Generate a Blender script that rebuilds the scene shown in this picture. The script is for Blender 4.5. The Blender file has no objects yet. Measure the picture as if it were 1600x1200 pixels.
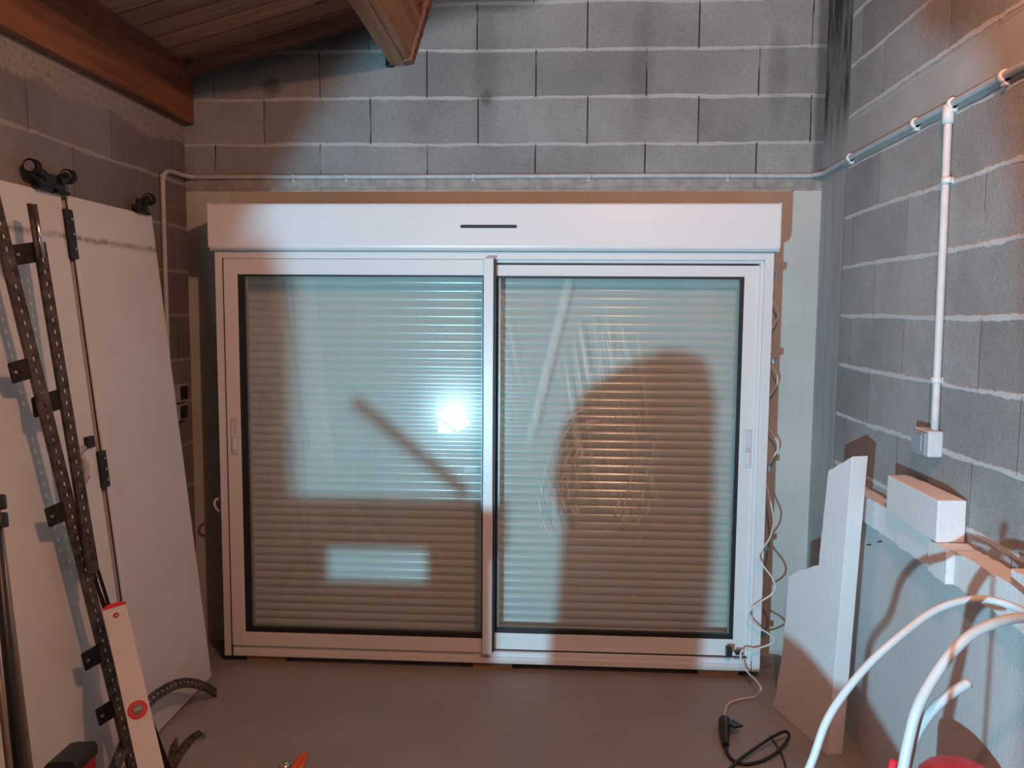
import bpy, bmesh, math, random
from mathutils import Vector, Matrix
random.seed(7)
sc = bpy.context.scene
col = sc.collection
PI = math.pi

# ------------------------------------------------------------------ camera
F, YAW, PIT, ROL, CH = 1250.0, .054, .088, .007, 1.62
_cy,_sy,_cp,_sp,_cr,_sr = math.cos(YAW),math.sin(YAW),math.cos(PIT),math.sin(PIT),math.cos(ROL),math.sin(ROL)
_r0 = Vector((_cy,_sy,0)); _f0 = Vector((-_sy,_cy,0)); _z = Vector((0,0,1))
FW = _cp*_f0 - _sp*_z; _up = _sp*_f0 + _cp*_z
RT = _cr*_r0 + _sr*_up; UP = -_sr*_r0 + _cr*_up
camd = bpy.data.cameras.new('camera'); cam = bpy.data.objects.new('camera', camd); col.objects.link(cam)
m = Matrix((RT, UP, -FW)).transposed().to_4x4(); m.translation = (0,0,CH)
cam.matrix_world = m
camd.sensor_width = 36; camd.lens = F/1600*36; camd.clip_start = .02; camd.clip_end = 60
sc.camera = cam
# ------------------------------------------------------------------ world, light, exposure
w = bpy.data.worlds.new('world'); sc.world = w; w.use_nodes = True
w.node_tree.nodes['Background'].inputs[0].default_value = (.8,.8,1,1)
w.node_tree.nodes['Background'].inputs[1].default_value = .0
LAMP = Vector((-1.0,-.95,.63)); COOL = (.38,.79,1.0); WARM = (1.0,.48,.29)
BULB = Vector((.5,.88,2.92))
COOL_W, WARM_W, PANEL_E = 600, 110, 40
sc.view_settings.view_transform = 'Standard'; sc.view_settings.look = 'None'
sc.view_settings.exposure = 0.0; sc.view_settings.gamma = 1; sc.view_settings.use_curve_mapping = False
sc.cycles.max_bounces = 8; sc.cycles.transparent_max_bounces = 12

# points of the place from sight lines: where the line through a photo point meets a real plane
def sight(px, py): return FW + RT*((px-800)/F) - UP*((py-600)/F)
def onX(px, py, x): d = sight(px,py); p = d*(x/d.x); return Vector((p.x,p.y,p.z+CH))
def onY(px, py, y): d = sight(px,py); p = d*(y/d.y); return Vector((p.x,p.y,p.z+CH))
def onZ(px, py, z): d = sight(px,py); p = d*((z-CH)/d.z); return Vector((p.x,p.y,p.z+CH))

# ------------------------------------------------------------------ node helpers
class NT:
    def __init__(s, name):
        s.m = bpy.data.materials.new(name); s.m.use_nodes = True; s.t = s.m.node_tree; s.n = s.t.nodes
        s.b = s.n['Principled BSDF']; s.out = s.n['Material Output']
        s.co = None
    def new(s, t, **k):
        x = s.n.new(t)
        for a,b in k.items(): setattr(x,a,b)
        return x
    def put(s, sock, v):
        if isinstance(v, bpy.types.NodeSocket): s.t.links.new(v, sock)
        elif v is not None:
            if sock.type == 'RGBA' and not isinstance(v,(int,float)) and len(v)==3: v = (*v,1)
            sock.default_value = v
    def xyz(s):
        if not s.co:
            tc = s.new('ShaderNodeTexCoord'); sp = s.new('ShaderNodeSeparateXYZ'); s.t.links.new(tc.outputs['Object'], sp.inputs[0])
            s.co = tc.outputs['Object']; s.X,s.Y,s.Z = sp.outputs
        return s.X,s.Y,s.Z
    def ma(s, op, a, b=None, c=None, clamp=False):
        x = s.new('ShaderNodeMath', operation=op); x.use_clamp = clamp
        s.put(x.inputs[0],a); s.put(x.inputs[1],b)
        if c is not None: s.put(x.inputs[2],c)
        return x.outputs[0]
    def noise(s, scale, vec=None, detail=4, rough=.6, dist=0):
        x = s.new('ShaderNodeTexNoise'); s.xyz()
        s.put(x.inputs['Vector'], vec if vec is not None else s.co)
        x.inputs['Scale'].default_value = scale; x.inputs['Detail'].default_value = detail
        x.inputs['Roughness'].default_value = rough; x.inputs['Distortion'].default_value = dist
        return x.outputs['Fac']
    def vec(s, a, b, c):
        x = s.new('ShaderNodeCombineXYZ')
        for i,v in enumerate((a,b,c)): s.put(x.inputs[i],v)
        return x.outputs[0]
    def step(s, v, lo, hi, a=0., b=1.):
        x = s.new('ShaderNodeMapRange', interpolation_type='SMOOTHSTEP')
        s.put(x.inputs['Value'],v)
        for k,q in (('From Min',lo),('From Max',hi),('To Min',a),('To Max',b)): s.put(x.inputs[k],q)
        return x.outputs[0]
    def mix(s, f, a, b, blend='MIX'):
        x = s.new('ShaderNodeMix', data_type='RGBA', blend_type=blend)
        s.put(x.inputs[0],f); s.put(x.inputs[6],a); s.put(x.inputs[7],b)
        return x.outputs[2]
    def bump(s, h, strength=.3, dist=.01, normal=None):
        x = s.new('ShaderNodeBump'); s.put(x.inputs['Height'],h)
        x.inputs['Strength'].default_value = strength; x.inputs['Distance'].default_value = dist
        if normal is not None: s.put(x.inputs['Normal'],normal)
        s.t.links.new(x.outputs[0], s.b.inputs['Normal']); return x.outputs[0]
    def set(s, color=None, rough=None, metal=None, spec=None, coat=None):
        if color is not None: s.put(s.b.inputs['Base Color'],color)
        if rough is not None: s.put(s.b.inputs['Roughness'],rough)
        if metal is not None: s.b.inputs['Metallic'].default_value = metal
        if spec is not None: s.b.inputs['Specular IOR Level'].default_value = spec
        if coat is not None: s.b.inputs['Coat Weight'].default_value = coat
        return s.m

def simple(name, c, rough=.5, metal=0, var=.08, scale=25, bump=0, bscale=200, spec=.5):
    n = NT(name); f = n.noise(scale)
    d = tuple(max(0,v*(1-var*2)) for v in c); e = tuple(min(1,v*(1+var)) for v in c)
    n.set(n.mix(n.step(f,.3,.7), d, e), rough, metal, spec)
    if bump: n.bump(n.noise(bscale,detail=2), bump, .004)
    return n.m

def block_wall(name, axis, v0, h, u0, odd, bands, base=(.27,.28,.285), seed=0., jk=.93):
    """hollow concrete blocks laid dry at the ends, pale bed joints; bands(n,u,col)->col adds what else is on that wall"""
    n = NT(name); X,Y,Z = n.xyz()
    u = X if axis=='x' else Y
    wob = n.ma('MULTIPLY', n.ma('SUBTRACT', n.noise(1.7,detail=2), .5), .03)
    wob2 = n.ma('MULTIPLY', n.ma('SUBTRACT', n.noise(28,detail=3), .5), .012)
    v = n.ma('ADD', n.ma('SUBTRACT', Z, v0), n.ma('ADD', wob, wob2))
    q = n.ma('DIVIDE', v, h); row = n.ma('FLOOR', q); fr = n.ma('SUBTRACT', q, row)
    dz = n.ma('MULTIPLY', n.ma('MINIMUM', fr, n.ma('SUBTRACT',1,fr)), h)
    wid = n.ma('MULTIPLY_ADD', n.noise(6,detail=3), .016, .0005)
    mort = n.step(n.ma('SUBTRACT', dz, wid), .002, -.003)
    par = n.ma('ABSOLUTE', n.ma('MODULO', row, 2))
    jit = n.new('ShaderNodeTexWhiteNoise', noise_dimensions='1D'); n.put(jit.inputs['W'], n.ma('ADD',row,seed))
    uu = n.ma('DIVIDE', n.ma('SUBTRACT', u, n.ma('MULTIPLY_ADD', par, odd-u0, u0)), .5)
    uu = n.ma('ADD', uu, n.ma('MULTIPLY', n.ma('SUBTRACT', jit.outputs[0], .5), .04))
    cell = n.ma('FLOOR', uu); fu = n.ma('SUBTRACT', uu, cell)
    du = n.ma('MULTIPLY', n.ma('MINIMUM', fu, n.ma('SUBTRACT',1,fu)), .5)
    gap = n.noise(3.1, n.vec(n.ma('MULTIPLY',cell,3.7), row, n.ma('MULTIPLY',Z,1.6)), detail=1)
    joint = n.ma('MULTIPLY', n.step(du, .0036, .0018), n.step(gap, .36, .46))
    wn = n.new('ShaderNodeTexWhiteNoise', noise_dimensions='2D'); n.put(wn.inputs['Vector'], n.vec(n.ma('FLOOR',uu), row, 0))
    fine = n.noise(230, detail=2); mid = n.noise(60, detail=4); big = n.noise(2.3, detail=4)
    lum = n.ma('MULTIPLY', n.step(wn.outputs[0], 0,1,.88,1.1), n.ma('MULTIPLY', n.step(fine,.28,.62,.78,1.1), n.step(big,.25,.75,.8,1.14)))
    c = n.mix(1, base, n.mix(0, n.vec(lum,lum,lum), n.vec(lum,lum,lum)), 'MULTIPLY')
    c = n.mix(n.ma('MULTIPLY',mort,.85), c, tuple(min(1,b*1.75) for b in base))
    c = n.mix(n.ma('MULTIPLY',joint,jk), c, (.012,.011,.011))
    hgt = n.ma('ADD', n.ma('MULTIPLY', fine, .5), n.ma('MULTIPLY', mid, .6))
    hgt = n.ma('ADD', hgt, n.ma('MULTIPLY', mort, .7)); hgt = n.ma('SUBTRACT', hgt, n.ma('MULTIPLY', joint, 2*jk*jk))
    n.blkmask = n.ma('SUBTRACT', 1, mort)
    c, smooth = bands(n, u, Z, c, fine, mid, big)
    hgt = n.ma('MULTIPLY', hgt, n.ma('SUBTRACT', 1, n.ma('MULTIPLY', smooth, .93)))
    n.bump(hgt, .7, .006)
    return n.set(c, .93, spec=.2)

def band(n, v, lo, hi, soft=.004, wob=None):
    if wob is not None: v = n.ma('ADD', v, wob)
    return n.ma('MULTIPLY', n.step(v, lo-soft, lo+soft), n.step(v, hi+soft, hi-soft))

def bands_back(n, u, Z, c, fine, mid, big):
    wb = n.ma('MULTIPLY', n.ma('SUBTRACT', n.noise(9,detail=5), .5), .03)
    lint = band(n, Z, 2.17, 2.245, .004, wb)
    cl = n.mix(n.step(n.noise(22,detail=5),.3,.7), (.28,.27,.255), (.40,.385,.37))
    c = n.mix(lint, c, cl)
    pl = n.step(n.ma('ADD', Z, n.ma('MULTIPLY',wb,.35)), 2.186, 2.182)
    pc = n.mix(n.step(big,.3,.7), (.47,.495,.475), (.55,.57,.55))
    c = n.mix(pl, c, pc)
    # soot and damp stains
    def spot(x0,z0,rx,rz,a):
        d = n.ma('ADD', n.ma('POWER', n.ma('DIVIDE', n.ma('SUBTRACT',u,x0), rx), 2), n.ma('POWER', n.ma('DIVIDE', n.ma('SUBTRACT',Z,z0), rz), 2))
        return n.ma('MULTIPLY', n.step(n.ma('ADD',d,n.ma('MULTIPLY',n.ma('SUBTRACT',mid,.5),1.2)), 1.3, .1), a)
    s = n.ma('MAXIMUM', spot(-.33,2.60,.035,.05,.6), spot(-.33,2.72,.07,.35,.25))
    s = n.ma('MAXIMUM', s, spot(-1.33,2.66,.05,.05,.55))
    s = n.ma('MAXIMUM', s, spot(-.35,3.03,.3,.06,.6))
    s = n.ma('MAXIMUM', s, spot(.38,2.75,.06,.3,.2)); s = n.ma('MAXIMUM', s, spot(.98,2.7,.05,.25,.25))
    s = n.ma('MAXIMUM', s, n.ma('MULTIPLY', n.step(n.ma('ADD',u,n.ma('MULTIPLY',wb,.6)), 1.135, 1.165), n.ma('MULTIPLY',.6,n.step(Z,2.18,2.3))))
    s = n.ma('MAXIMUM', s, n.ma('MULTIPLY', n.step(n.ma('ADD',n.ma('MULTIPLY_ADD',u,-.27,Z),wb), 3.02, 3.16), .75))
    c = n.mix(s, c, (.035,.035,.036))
    return c, n.ma('MULTIPLY', pl, .97)
def bands_right(n, u, Z, c, fine, mid, big):
    wb = n.ma('MULTIPLY', n.ma('SUBTRACT', n.noise(7,detail=5), .5), .022)
    rb = band(n, Z, 2.235, 2.41, .004, wb)
    cb = n.mix(n.step(big,.3,.7), (.38,.375,.37), (.47,.465,.46))
    edge = band(n, Z, 2.405, 2.42, .003, wb)
    c = n.mix(rb, c, cb); c = n.mix(n.ma('MULTIPLY',edge,.5), c, (.55,.54,.53))
    cc = n.step(n.ma('ADD', u, wb), 3.44, 3.455)
    sm = n.noise(5, n.vec(n.ma('MULTIPLY',u,3), 0, n.ma('MULTIPLY',Z,.5)), detail=4)
    colc = n.mix(n.step(sm,.35,.65), (.36,.365,.37), (.44,.445,.45))
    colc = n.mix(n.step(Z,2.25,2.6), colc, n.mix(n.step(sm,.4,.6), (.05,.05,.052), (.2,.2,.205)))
    c = n.mix(cc, c, colc)
    return c, n.ma('MAXIMUM', rb, n.ma('MULTIPLY',cc,.9))
def bands_left(n, u, Z, c, fine, mid, big):
    wb = n.ma('MULTIPLY', n.ma('SUBTRACT', n.noise(4,detail=5), .5), .16)
    rb = n.step(n.ma('ADD',Z,wb), 2.38, 2.41)
    c = n.mix(rb, c, n.mix(n.step(mid,.35,.65), (.24,.235,.23), (.34,.33,.32)))
    return c, n.ma('MULTIPLY',rb,.4)

M = {}
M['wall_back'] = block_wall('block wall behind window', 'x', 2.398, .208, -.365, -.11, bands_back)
M['wall_right'] = block_wall('block wall with ring beam', 'y', 1.617, .204, .10, .33, bands_right, (.36,.365,.37), 3, .38)
M['wall_left'] = block_wall('block wall under beam', 'y', 2.21, .204, .12, .35, bands_left, (.205,.205,.205), 5, .5)
M['wall_rear'] = block_wall('block wall rear', 'x', 2.2, .204, .12, .35, bands_left, (.25,.25,.25), 9)
M['plain_concrete'] = simple('plain concrete', (.30,.30,.29), .9, var=.15, scale=12, bump=.3)

def floor_mat():
    n = NT('painted concrete floor'); n.xyz()
    a = n.noise(3,detail=5); b = n.noise(40,detail=4); sc_ = n.noise(9,detail=6,dist=1.5)
    c = n.mix(n.step(a,.3,.7), (.27,.262,.25), (.315,.305,.29))
    c = n.mix(n.ma('MULTIPLY', n.step(sc_,.66,.72), .25), c, (.12,.10,.09))
    c = n.mix(n.ma('MULTIPLY', n.step(b,.70,.76), .5), c, (.10,.085,.075))
    n.bump(b,.15,.003)
    return n.set(c, n.step(a,.3,.7,.42,.6), spec=.35)
M['floor'] = floor_mat()

def wood(name, c1, c2, along='y', planks=0., knots=True):
    n = NT(name); X,Y,Z = n.xyz()
    if along=='y': v = n.vec(n.ma('MULTIPLY',X,14), n.ma('MULTIPLY',Y,.8), n.ma('MULTIPLY',Z,14))
    else: v = n.vec(n.ma('MULTIPLY',X,.8), n.ma('MULTIPLY',Y,14), n.ma('MULTIPLY',Z,5))
    g = n.noise(2.2, v, detail=6, dist=.6); g2 = n.noise(9, v, detail=3)
    c = n.mix(n.step(g,.3,.7), c1, c2)
    c = n.mix(n.ma('MULTIPLY',n.step(g2,.5,.75),.35), c, tuple(x*.55 for x in c1))
    h = g
    if planks:
        q = n.ma('DIVIDE', Y, planks); row = n.ma('FLOOR',q); fr = n.ma('SUBTRACT',q,row)
        d = n.ma('MULTIPLY', n.ma('MINIMUM',fr,n.ma('SUBTRACT',1,fr)), planks)
        wn = n.new('ShaderNodeTexWhiteNoise', noise_dimensions='1D'); n.put(wn.inputs['W'],row)
        k = n.step(wn.outputs[0],0,1,.72,1.12)
        c = n.mix(1, c, n.vec(k,k,k), 'MULTIPLY')
        j = n.step(d,.006,.001)
        c = n.mix(n.ma('MULTIPLY',j,.9), c, (.015,.008,.005)); h = n.ma('SUBTRACT', h, n.ma('MULTIPLY',j,3))
    if knots:
        vo = n.new('ShaderNodeTexVoronoi'); vo.inputs['Scale'].default_value = 3.6
        n.put(vo.inputs['Vector'], n.vec(n.ma('MULTIPLY',X,.6 if along=='x' else 1.), n.ma('MULTIPLY',Y,1.6 if along=='x' else .5), n.ma('MULTIPLY',Z,.6)))
        k = n.step(vo.outputs['Distance'], .075, .035)
        c = n.mix(n.ma('MULTIPLY',k,.8), c, (.035,.015,.008))
    n.bump(h,.25,.003)
    return n.set(c, .7, spec=.25)
M['boards'] = wood('tongue and groove pine', (.30,.165,.10), (.46,.28,.185), 'x', .135)
M['beam'] = wood('stained timber', (.15,.065,.035), (.27,.12,.07), 'y')
M['beam_x'] = wood('timber batten', (.13,.07,.045), (.22,.13,.085), 'x')
M['purlin'] = wood('planed timber', (.24,.13,.075), (.36,.21,.13), 'y')
M['crate'] = wood('rough timber', (.25,.15,.08), (.35,.22,.13), 'x')

def frame_mat():
    n = NT('white lacquered aluminium'); a = n.noise(3)
    n.set(n.mix(a,(.70,.71,.735),(.76,.77,.79)), .32, spec=.5); return n.m
M['alu'] = frame_mat()
M['box'] = simple('white shutter box shell', (.78,.785,.82), .3, var=.015, scale=2)
M['gasket'] = simple('black rubber', (.012,.012,.014), .5)
M['black'] = simple('black plastic', (.018,.018,.02), .42)
M['spacer'] = simple('grey spacer bar', (.35,.35,.36), .4, .4)
M['lockplate'] = simple('grey white plastic', (.62,.63,.66), .35, var=.02)
def slat_mat():
    n = NT('grey shutter slat'); a = n.noise(2)
    return n.set(n.mix(a,(.53,.55,.54),(.585,.605,.595)), .2, spec=.55)
M['slat'] = slat_mat()
M['zinc'] = simple('galvanised steel', (.38,.40,.41), .38, .85, var=.15, scale=60)
M['steel'] = simple('bright steel', (.7,.7,.68), .25, .95, var=.1)
def rusty():
    n = NT('worn brown track steel'); a = n.noise(35,detail=6); b = n.noise(7,detail=4)
    c = n.mix(n.step(a,.35,.65), (.045,.036,.030), (.115,.092,.075))
    c = n.mix(n.ma('MULTIPLY',n.step(b,.56,.7),.4), c, (.22,.18,.15))
    n.bump(a,.3,.002); return n.set(c,.55,.45)
M['track'] = rusty()
M['darksteel'] = simple('dark steel', (.03,.026,.024), .5, .5, var=.3, scale=50)
def door_mat():
    n = NT('scuffed white door panel'); X,Y,Z = n.xyz()
    a = n.noise(2.5,detail=4); b = n.noise(18,detail=5)
    c = n.mix(n.step(a,.3,.7), (.63,.645,.65), (.68,.70,.705))
    # rubbed dirty frame line near the top and down one side of each panel
    zl = n.ma('ADD', Z, n.ma('MULTIPLY', n.ma('SUBTRACT', n.noise(3,detail=3),.5), .03))
    line = band(n, zl, 1.868, 1.884, .012)
    line = n.ma('MULTIPLY', line, n.step(b,.38,.6,.3,1))
    c = n.mix(line, c, (.17,.135,.115))
    vl = n.ma('MULTIPLY', band(n, n.ma('ADD',Y,n.ma('MULTIPLY',n.noise(2),.03)), 2.812, 2.822, .014), n.ma('MULTIPLY', n.step(Z,1.88,1.84), n.step(Z,.9,1.8,.08,.6)))
    c = n.mix(vl, c, (.22,.18,.16))
    sp = n.ma('MULTIPLY', n.step(n.noise(26,detail=3),.70,.745), n.step(n.noise(1.6,detail=1),.5,.6))
    c = n.mix(n.ma('MULTIPLY',sp,.7), c, (.07,.05,.04))
    dirt = n.step(Z,.25,.0)
    c = n.mix(n.ma('MULTIPLY',dirt,.25), c, (.3,.25,.2))
    return n.set(c, .45, spec=.35)
M['door'] = door_mat()
M['smudge'] = simple('grimy white moulding', (.42,.38,.35), .5, var=.2, scale=30)
def eps_mat(name='expanded polystyrene', base=(.80,.80,.82)):
    n = NT(name); n.xyz()
    vo = n.new('ShaderNodeTexVoronoi'); vo.inputs['Scale'].default_value = 190; n.put(vo.inputs['Vector'], n.co)
    a = n.noise(3,detail=3); st = n.noise(7, n.vec(n.ma('MULTIPLY',n.X,9), n.ma('MULTIPLY',n.Y,9), n.Z), detail=3)
    c = n.mix(n.step(a,.3,.7), tuple(b*.95 for b in base), base)
    c = n.mix(n.ma('MULTIPLY', n.step(n.noise(45,detail=2),.74,.78), .6), c, (.3,.29,.28))
    n.bump(n.ma('ADD', vo.outputs['Distance'], n.ma('MULTIPLY',st,1.0)), .45, .003)
    return n.set(c, .8, spec=.25)
M['eps'] = eps_mat()
M['eps_grey'] = eps_mat('grey white insulation sheet', (.58,.59,.60))
M['pvc'] = simple('white pipe', (.60,.65,.68), .4, var=.02)
M['conduit'] = simple('grey conduit', (.50,.52,.54), .5, var=.06)
M['conduit_white'] = simple('pale conduit', (.66,.66,.68), .45, var=.04)
M['clip'] = simple('white plastic clip', (.75,.77,.79), .45, var=.03)
M['switch'] = simple('grey switch housing', (.62,.65,.68), .4, var=.03)
M['rocker'] = simple('darker grey rocker', (.30,.34,.38), .35, var=.05)
M['cable'] = simple('cream cable sheath', (.74,.71,.66), .5, var=.03)
M['level'] = simple('white level with cool light tint', (.64,.68,.76), .3, var=.04, scale=8)  # bluish tint stands in for cool lamp light on the white paint
M['red'] = simple('red plastic', (.60,.03,.055), .35, var=.06)
M['darkred'] = simple('dark red plastic', (.32,.01,.015), .4, var=.06)
M['vial'] = simple('olive grey vial', (.17,.19,.13), .25, var=.2)
M['orange'] = simple('orange rubber', (.75,.13,.03), .45)
M['navy'] = simple('dark blue fabric', (.012,.018,.035), .8, var=.3)
M['tubegrey'] = simple('grey painted tube', (.20,.17,.155), .35, .3)
M['card'] = simple('brown cardboard', (.33,.23,.15), .8)
M['brass'] = simple('ochre screw', (.5,.32,.14), .4, .6)

def glass_mat(name, right):
    n = NT(name); X,Y,Z = n.xyz(); n.n.remove(n.b)
    tr = n.new('ShaderNodeBsdfTransparent'); tr.inputs[0].default_value = (.955,.985,.98,1)
    g1 = n.new('ShaderNodeBsdfGlossy'); g1.inputs['Roughness'].default_value = .0; g1.inputs[0].default_value = (.95,1,1,1)
    g2 = n.new('ShaderNodeBsdfGlossy'); g2.inputs['Roughness'].default_value = .16
    mg = n.new('ShaderNodeMixShader'); mg.inputs[0].default_value = .10
    n.t.links.new(g1.outputs[0],mg.inputs[1]); n.t.links.new(g2.outputs[0],mg.inputs[2])
    fr = n.new('ShaderNodeLayerWeight'); fr.inputs[0].default_value = .5
    f = n.ma('MULTIPLY_ADD', n.ma('POWER', fr.outputs['Facing'], 5), .9, .05, clamp=True)
    m1 = n.new('ShaderNodeMixShader'); n.put(m1.inputs[0], f)
    n.t.links.new(tr.outputs[0],m1.inputs[1]); n.t.links.new(mg.outputs[0],m1.inputs[2])
    # wiped dust: streaks and smears on the pane
    veil = n.step(n.noise(1.3,detail=2),.3,.75,.012,.035)
    sv = n.noise(1.0, n.vec(n.ma('MULTIPLY',n.ma('MULTIPLY_ADD',Z,.16,X),42), 0, n.ma('MULTIPLY',Z,1.6)), detail=5, rough=.7)
    if right:
        def blob(x0,z0,rx,rz):
            d = n.ma('ADD', n.ma('POWER', n.ma('DIVIDE', n.ma('SUBTRACT',X,x0), rx), 2), n.ma('POWER', n.ma('DIVIDE', n.ma('SUBTRACT',Z,z0), rz), 2))
            return n.step(d,1.25,.35)
        # one broad slanting wipe
        lx = n.ma('SUBTRACT', X, n.ma('MULTIPLY_ADD', n.ma('SUBTRACT',Z,1.04), .235, .175))
        la = n.ma('ABSOLUTE', lx)
        line = n.ma('MULTIPLY', n.step(la,.030,.006), band(n,Z,1.06,1.74,.12))
        line = n.ma('MULTIPLY', line, n.step(sv,.25,.6,.35,1))
        st = n.ma('MULTIPLY', n.step(sv,.5,.68), n.ma('MAXIMUM', blob(.50,1.2,.22,.45), n.ma('MULTIPLY',blob(-.05,1.35,.25,.45),.35)))
        # rubbed swirls
        dx = n.ma('SUBTRACT',X,.48); dz = n.ma('SUBTRACT',Z,.86)
        rr = n.ma('SQRT', n.ma('ADD', n.ma('MULTIPLY',dx,dx), n.ma('MULTIPLY', n.ma('MULTIPLY',dz,dz), .45)))
        an = n.ma('ARCTAN2', dz, dx)
        sw = n.noise(1.0, n.vec(n.ma('MULTIPLY',rr,75), n.ma('MULTIPLY',an,1.7), 0), detail=3)
        swm = n.ma('MULTIPLY', n.step(sw,.52,.66), n.ma('MULTIPLY', n.step(rr,.05,.12), n.step(rr,.30,.2)))
        swm = n.ma('MULTIPLY', swm, n.step(n.noise(3.2,detail=2),.42,.6))
        k = n.ma('ADD', n.ma('MULTIPLY',line,.30), n.ma('ADD', n.ma('MULTIPLY',st,.36), n.ma('MULTIPLY',swm,.6)))
    else:
        k = n.ma('MULTIPLY', n.step(sv,.55,.75), .055)
    k = n.ma('ADD', k, veil)
    df = n.new('ShaderNodeBsdfDiffuse'); df.inputs[0].default_value = (.8,.84,.84,1)
    m2 = n.new('ShaderNodeMixShader'); n.put(m2.inputs[0],k)
    n.t.links.new(m1.outputs[0],m2.inputs[1]); n.t.links.new(df.outputs[0],m2.inputs[2])
    n.t.links.new(m2.outputs[0], n.out.inputs[0]); return n.m
M['glass_l'] = glass_mat('window glass, lightly dusty', False)
M['glass_r'] = glass_mat('window glass, wiped and smeared', True)

def emit(name, c, e):
    n = NT(name); n.set((.9,.9,.9),.3); n.put(n.b.inputs['Emission Color'],(*c,1)); n.b.inputs['Emission Strength'].default_value = e; return n.m

# ------------------------------------------------------------------ mesh helpers
def bm_new(): return bmesh.new()
def box(bm, x0,x1,y0,y1,z0,z1, mat=None):
    vs = [bm.verts.new((x,y,z)) for x in (x0,x1) for y in (y0,y1) for z in (z0,z1)]
    for f in ((0,1,3,2),(4,6,7,5),(0,4,5,1),(2,3,7,6),(0,2,6,4),(1,5,7,3)): bm.faces.new([vs[i] for i in f])
    if mat is not None:
        for v in vs: v.co = mat @ v.co
    return vs
def frame_of(d, up=Vector((0,0,1))):
    d = d.normalized(); 
    if abs(d.dot(up)) > .98: up = Vector((0,1,0))
    s = d.cross(up).normalized(); u = s.cross(d).normalized(); return s,u,d
def cr(pts, n=8):
    P = [Vector(p) for p in pts]; P = [P[0]*2-P[1]] + P + [P[-1]*2-P[-2]]; out = []
    for i in range(1,len(P)-2):
        for k in range(n):
            t = k/n; a,b,c,d = P[i-1:i+3]
            out.append(.5*((2*b)+(c-a)*t+(2*a-5*b+4*c-d)*t*t+(3*b-a-3*c+d)*t**3))
    out.append(P[-2]); return out
def tube(bm, pts, r, seg=10, smooth=True, cap=True, hollow=0):
    """round tube along points, parallel transported"""
    P = [Vector(p) for p in pts]
    if smooth and len(P) > 2: P = cr(P)
    s,u,d = frame_of(P[1]-P[0]); rings = []
    for i,p in enumerate(P):
        d2 = (P[min(i+1,len(P)-1)]-P[max(i-1,0)]).normalized()
        s = (s - d2*s.dot(d2)).normalized(); u = d2.cross(s)
        rr = r(i/(len(P)-1)) if callable(r) else r
        rings.append([bm.verts.new(p + s*math.cos(a)*rr + u*math.sin(a)*rr) for a in [2*PI*k/seg for k in range(seg)]])
    for a,b in zip(rings,rings[1:]):
        for k in range(seg):
            f = bm.faces.new((a[k],a[(k+1)%seg],b[(k+1)%seg],b[k])); f.smooth = True
    if cap:
        bm.faces.new(rings[0][::-1])
        if not hollow: bm.faces.new(rings[-1])
        else:
            e = rings[-1]; c = sum((v.co for v in e),Vector())/seg; dd = (P[-1]-P[-2]).normalized()
            i1 = [bm.verts.new(c+(v.co-c)*hollow) for v in e]; i2 = [bm.verts.new(v.co-dd*.03) for v in i1]
            for k in range(seg):
                j=(k+1)%seg; bm.faces.new((e[k],e[j],i1[j],i1[k])); bm.faces.new((i1[k],i1[j],i2[j],i2[k]))
            bm.faces.new(i2)
def cyl(bm, a, b, r, seg=16): tube(bm, [a,b], r, seg, False)
def prism(bm, poly, depth, mat):
    """2-D outline extruded by depth along local z, placed by mat"""
    n = len(poly)
    A = [bm.verts.new(mat @ Vector((p[0],p[1],0))) for p in poly]; B = [bm.verts.new(mat @ Vector((p[0],p[1],depth))) for p in poly]
    bm.faces.new(A[::-1]); bm.faces.new(B)
    for i in range(n): bm.faces.new((A[i],A[(i+1)%n],B[(i+1)%n],B[i]))
def axes(o, x, y, z):
    m = Matrix((Vector(x).normalized(),Vector(y).normalized(),Vector(z).normalized())).transposed().to_4x4(); m.translation = o; return m
def lathe(bm, prof, seg=40, o=(0,0,0)):
    o = Vector(o); rings = [[bm.verts.new(o+Vector((r*math.cos(2*PI*k/seg), r*math.sin(2*PI*k/seg), z))) for k in range(seg)] for r,z in prof]
    for a,b in zip(rings,rings[1:]):
        for k in range(seg):
            f = bm.faces.new((a[k],a[(k+1)%seg],b[(k+1)%seg],b[k])); f.smooth=True
    bm.faces.new(rings[0][::-1]); bm.faces.new(rings[-1])

def obj(name, bm, mat, parent=None, bevel=0, seg=2, origin=None, label=None):
    bmesh.ops.recalc_face_normals(bm, faces=bm.faces[:])
    if parent is not None: o0 = parent.matrix_world_t
    else: o0 = Vector(origin) if origin is not None else Vector((0,0,0))
    me = bpy.data.meshes.new(name); bm.to_mesh(me); bm.free()
    o = bpy.data.objects.new(name, me); col.objects.link(o)
    me.materials.append(M[mat] if isinstance(mat,str) else mat)
    o.parent = parent if parent is not None else None
    if parent is None and origin is not None:
        me.transform(Matrix.Translation(-o0)); o.location = o0
    elif parent is not None:
        me.transform(Matrix.Translation(-o0))
    T[o.name] = o0
    if bevel:
        b = o.modifiers.new('bevel','BEVEL'); b.width = bevel; b.segments = seg; b.limit_method = 'ANGLE'; b.angle_limit = .6
        b.harden_normals = False
    if label: o['label'] = label
    return P_(o)
T = {}
class P_:   # thin wrapper that remembers the world origin a part's mesh is stored against
    def __init__(s, o): s.o = o; s.matrix_world_t = T[o.name]
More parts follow.
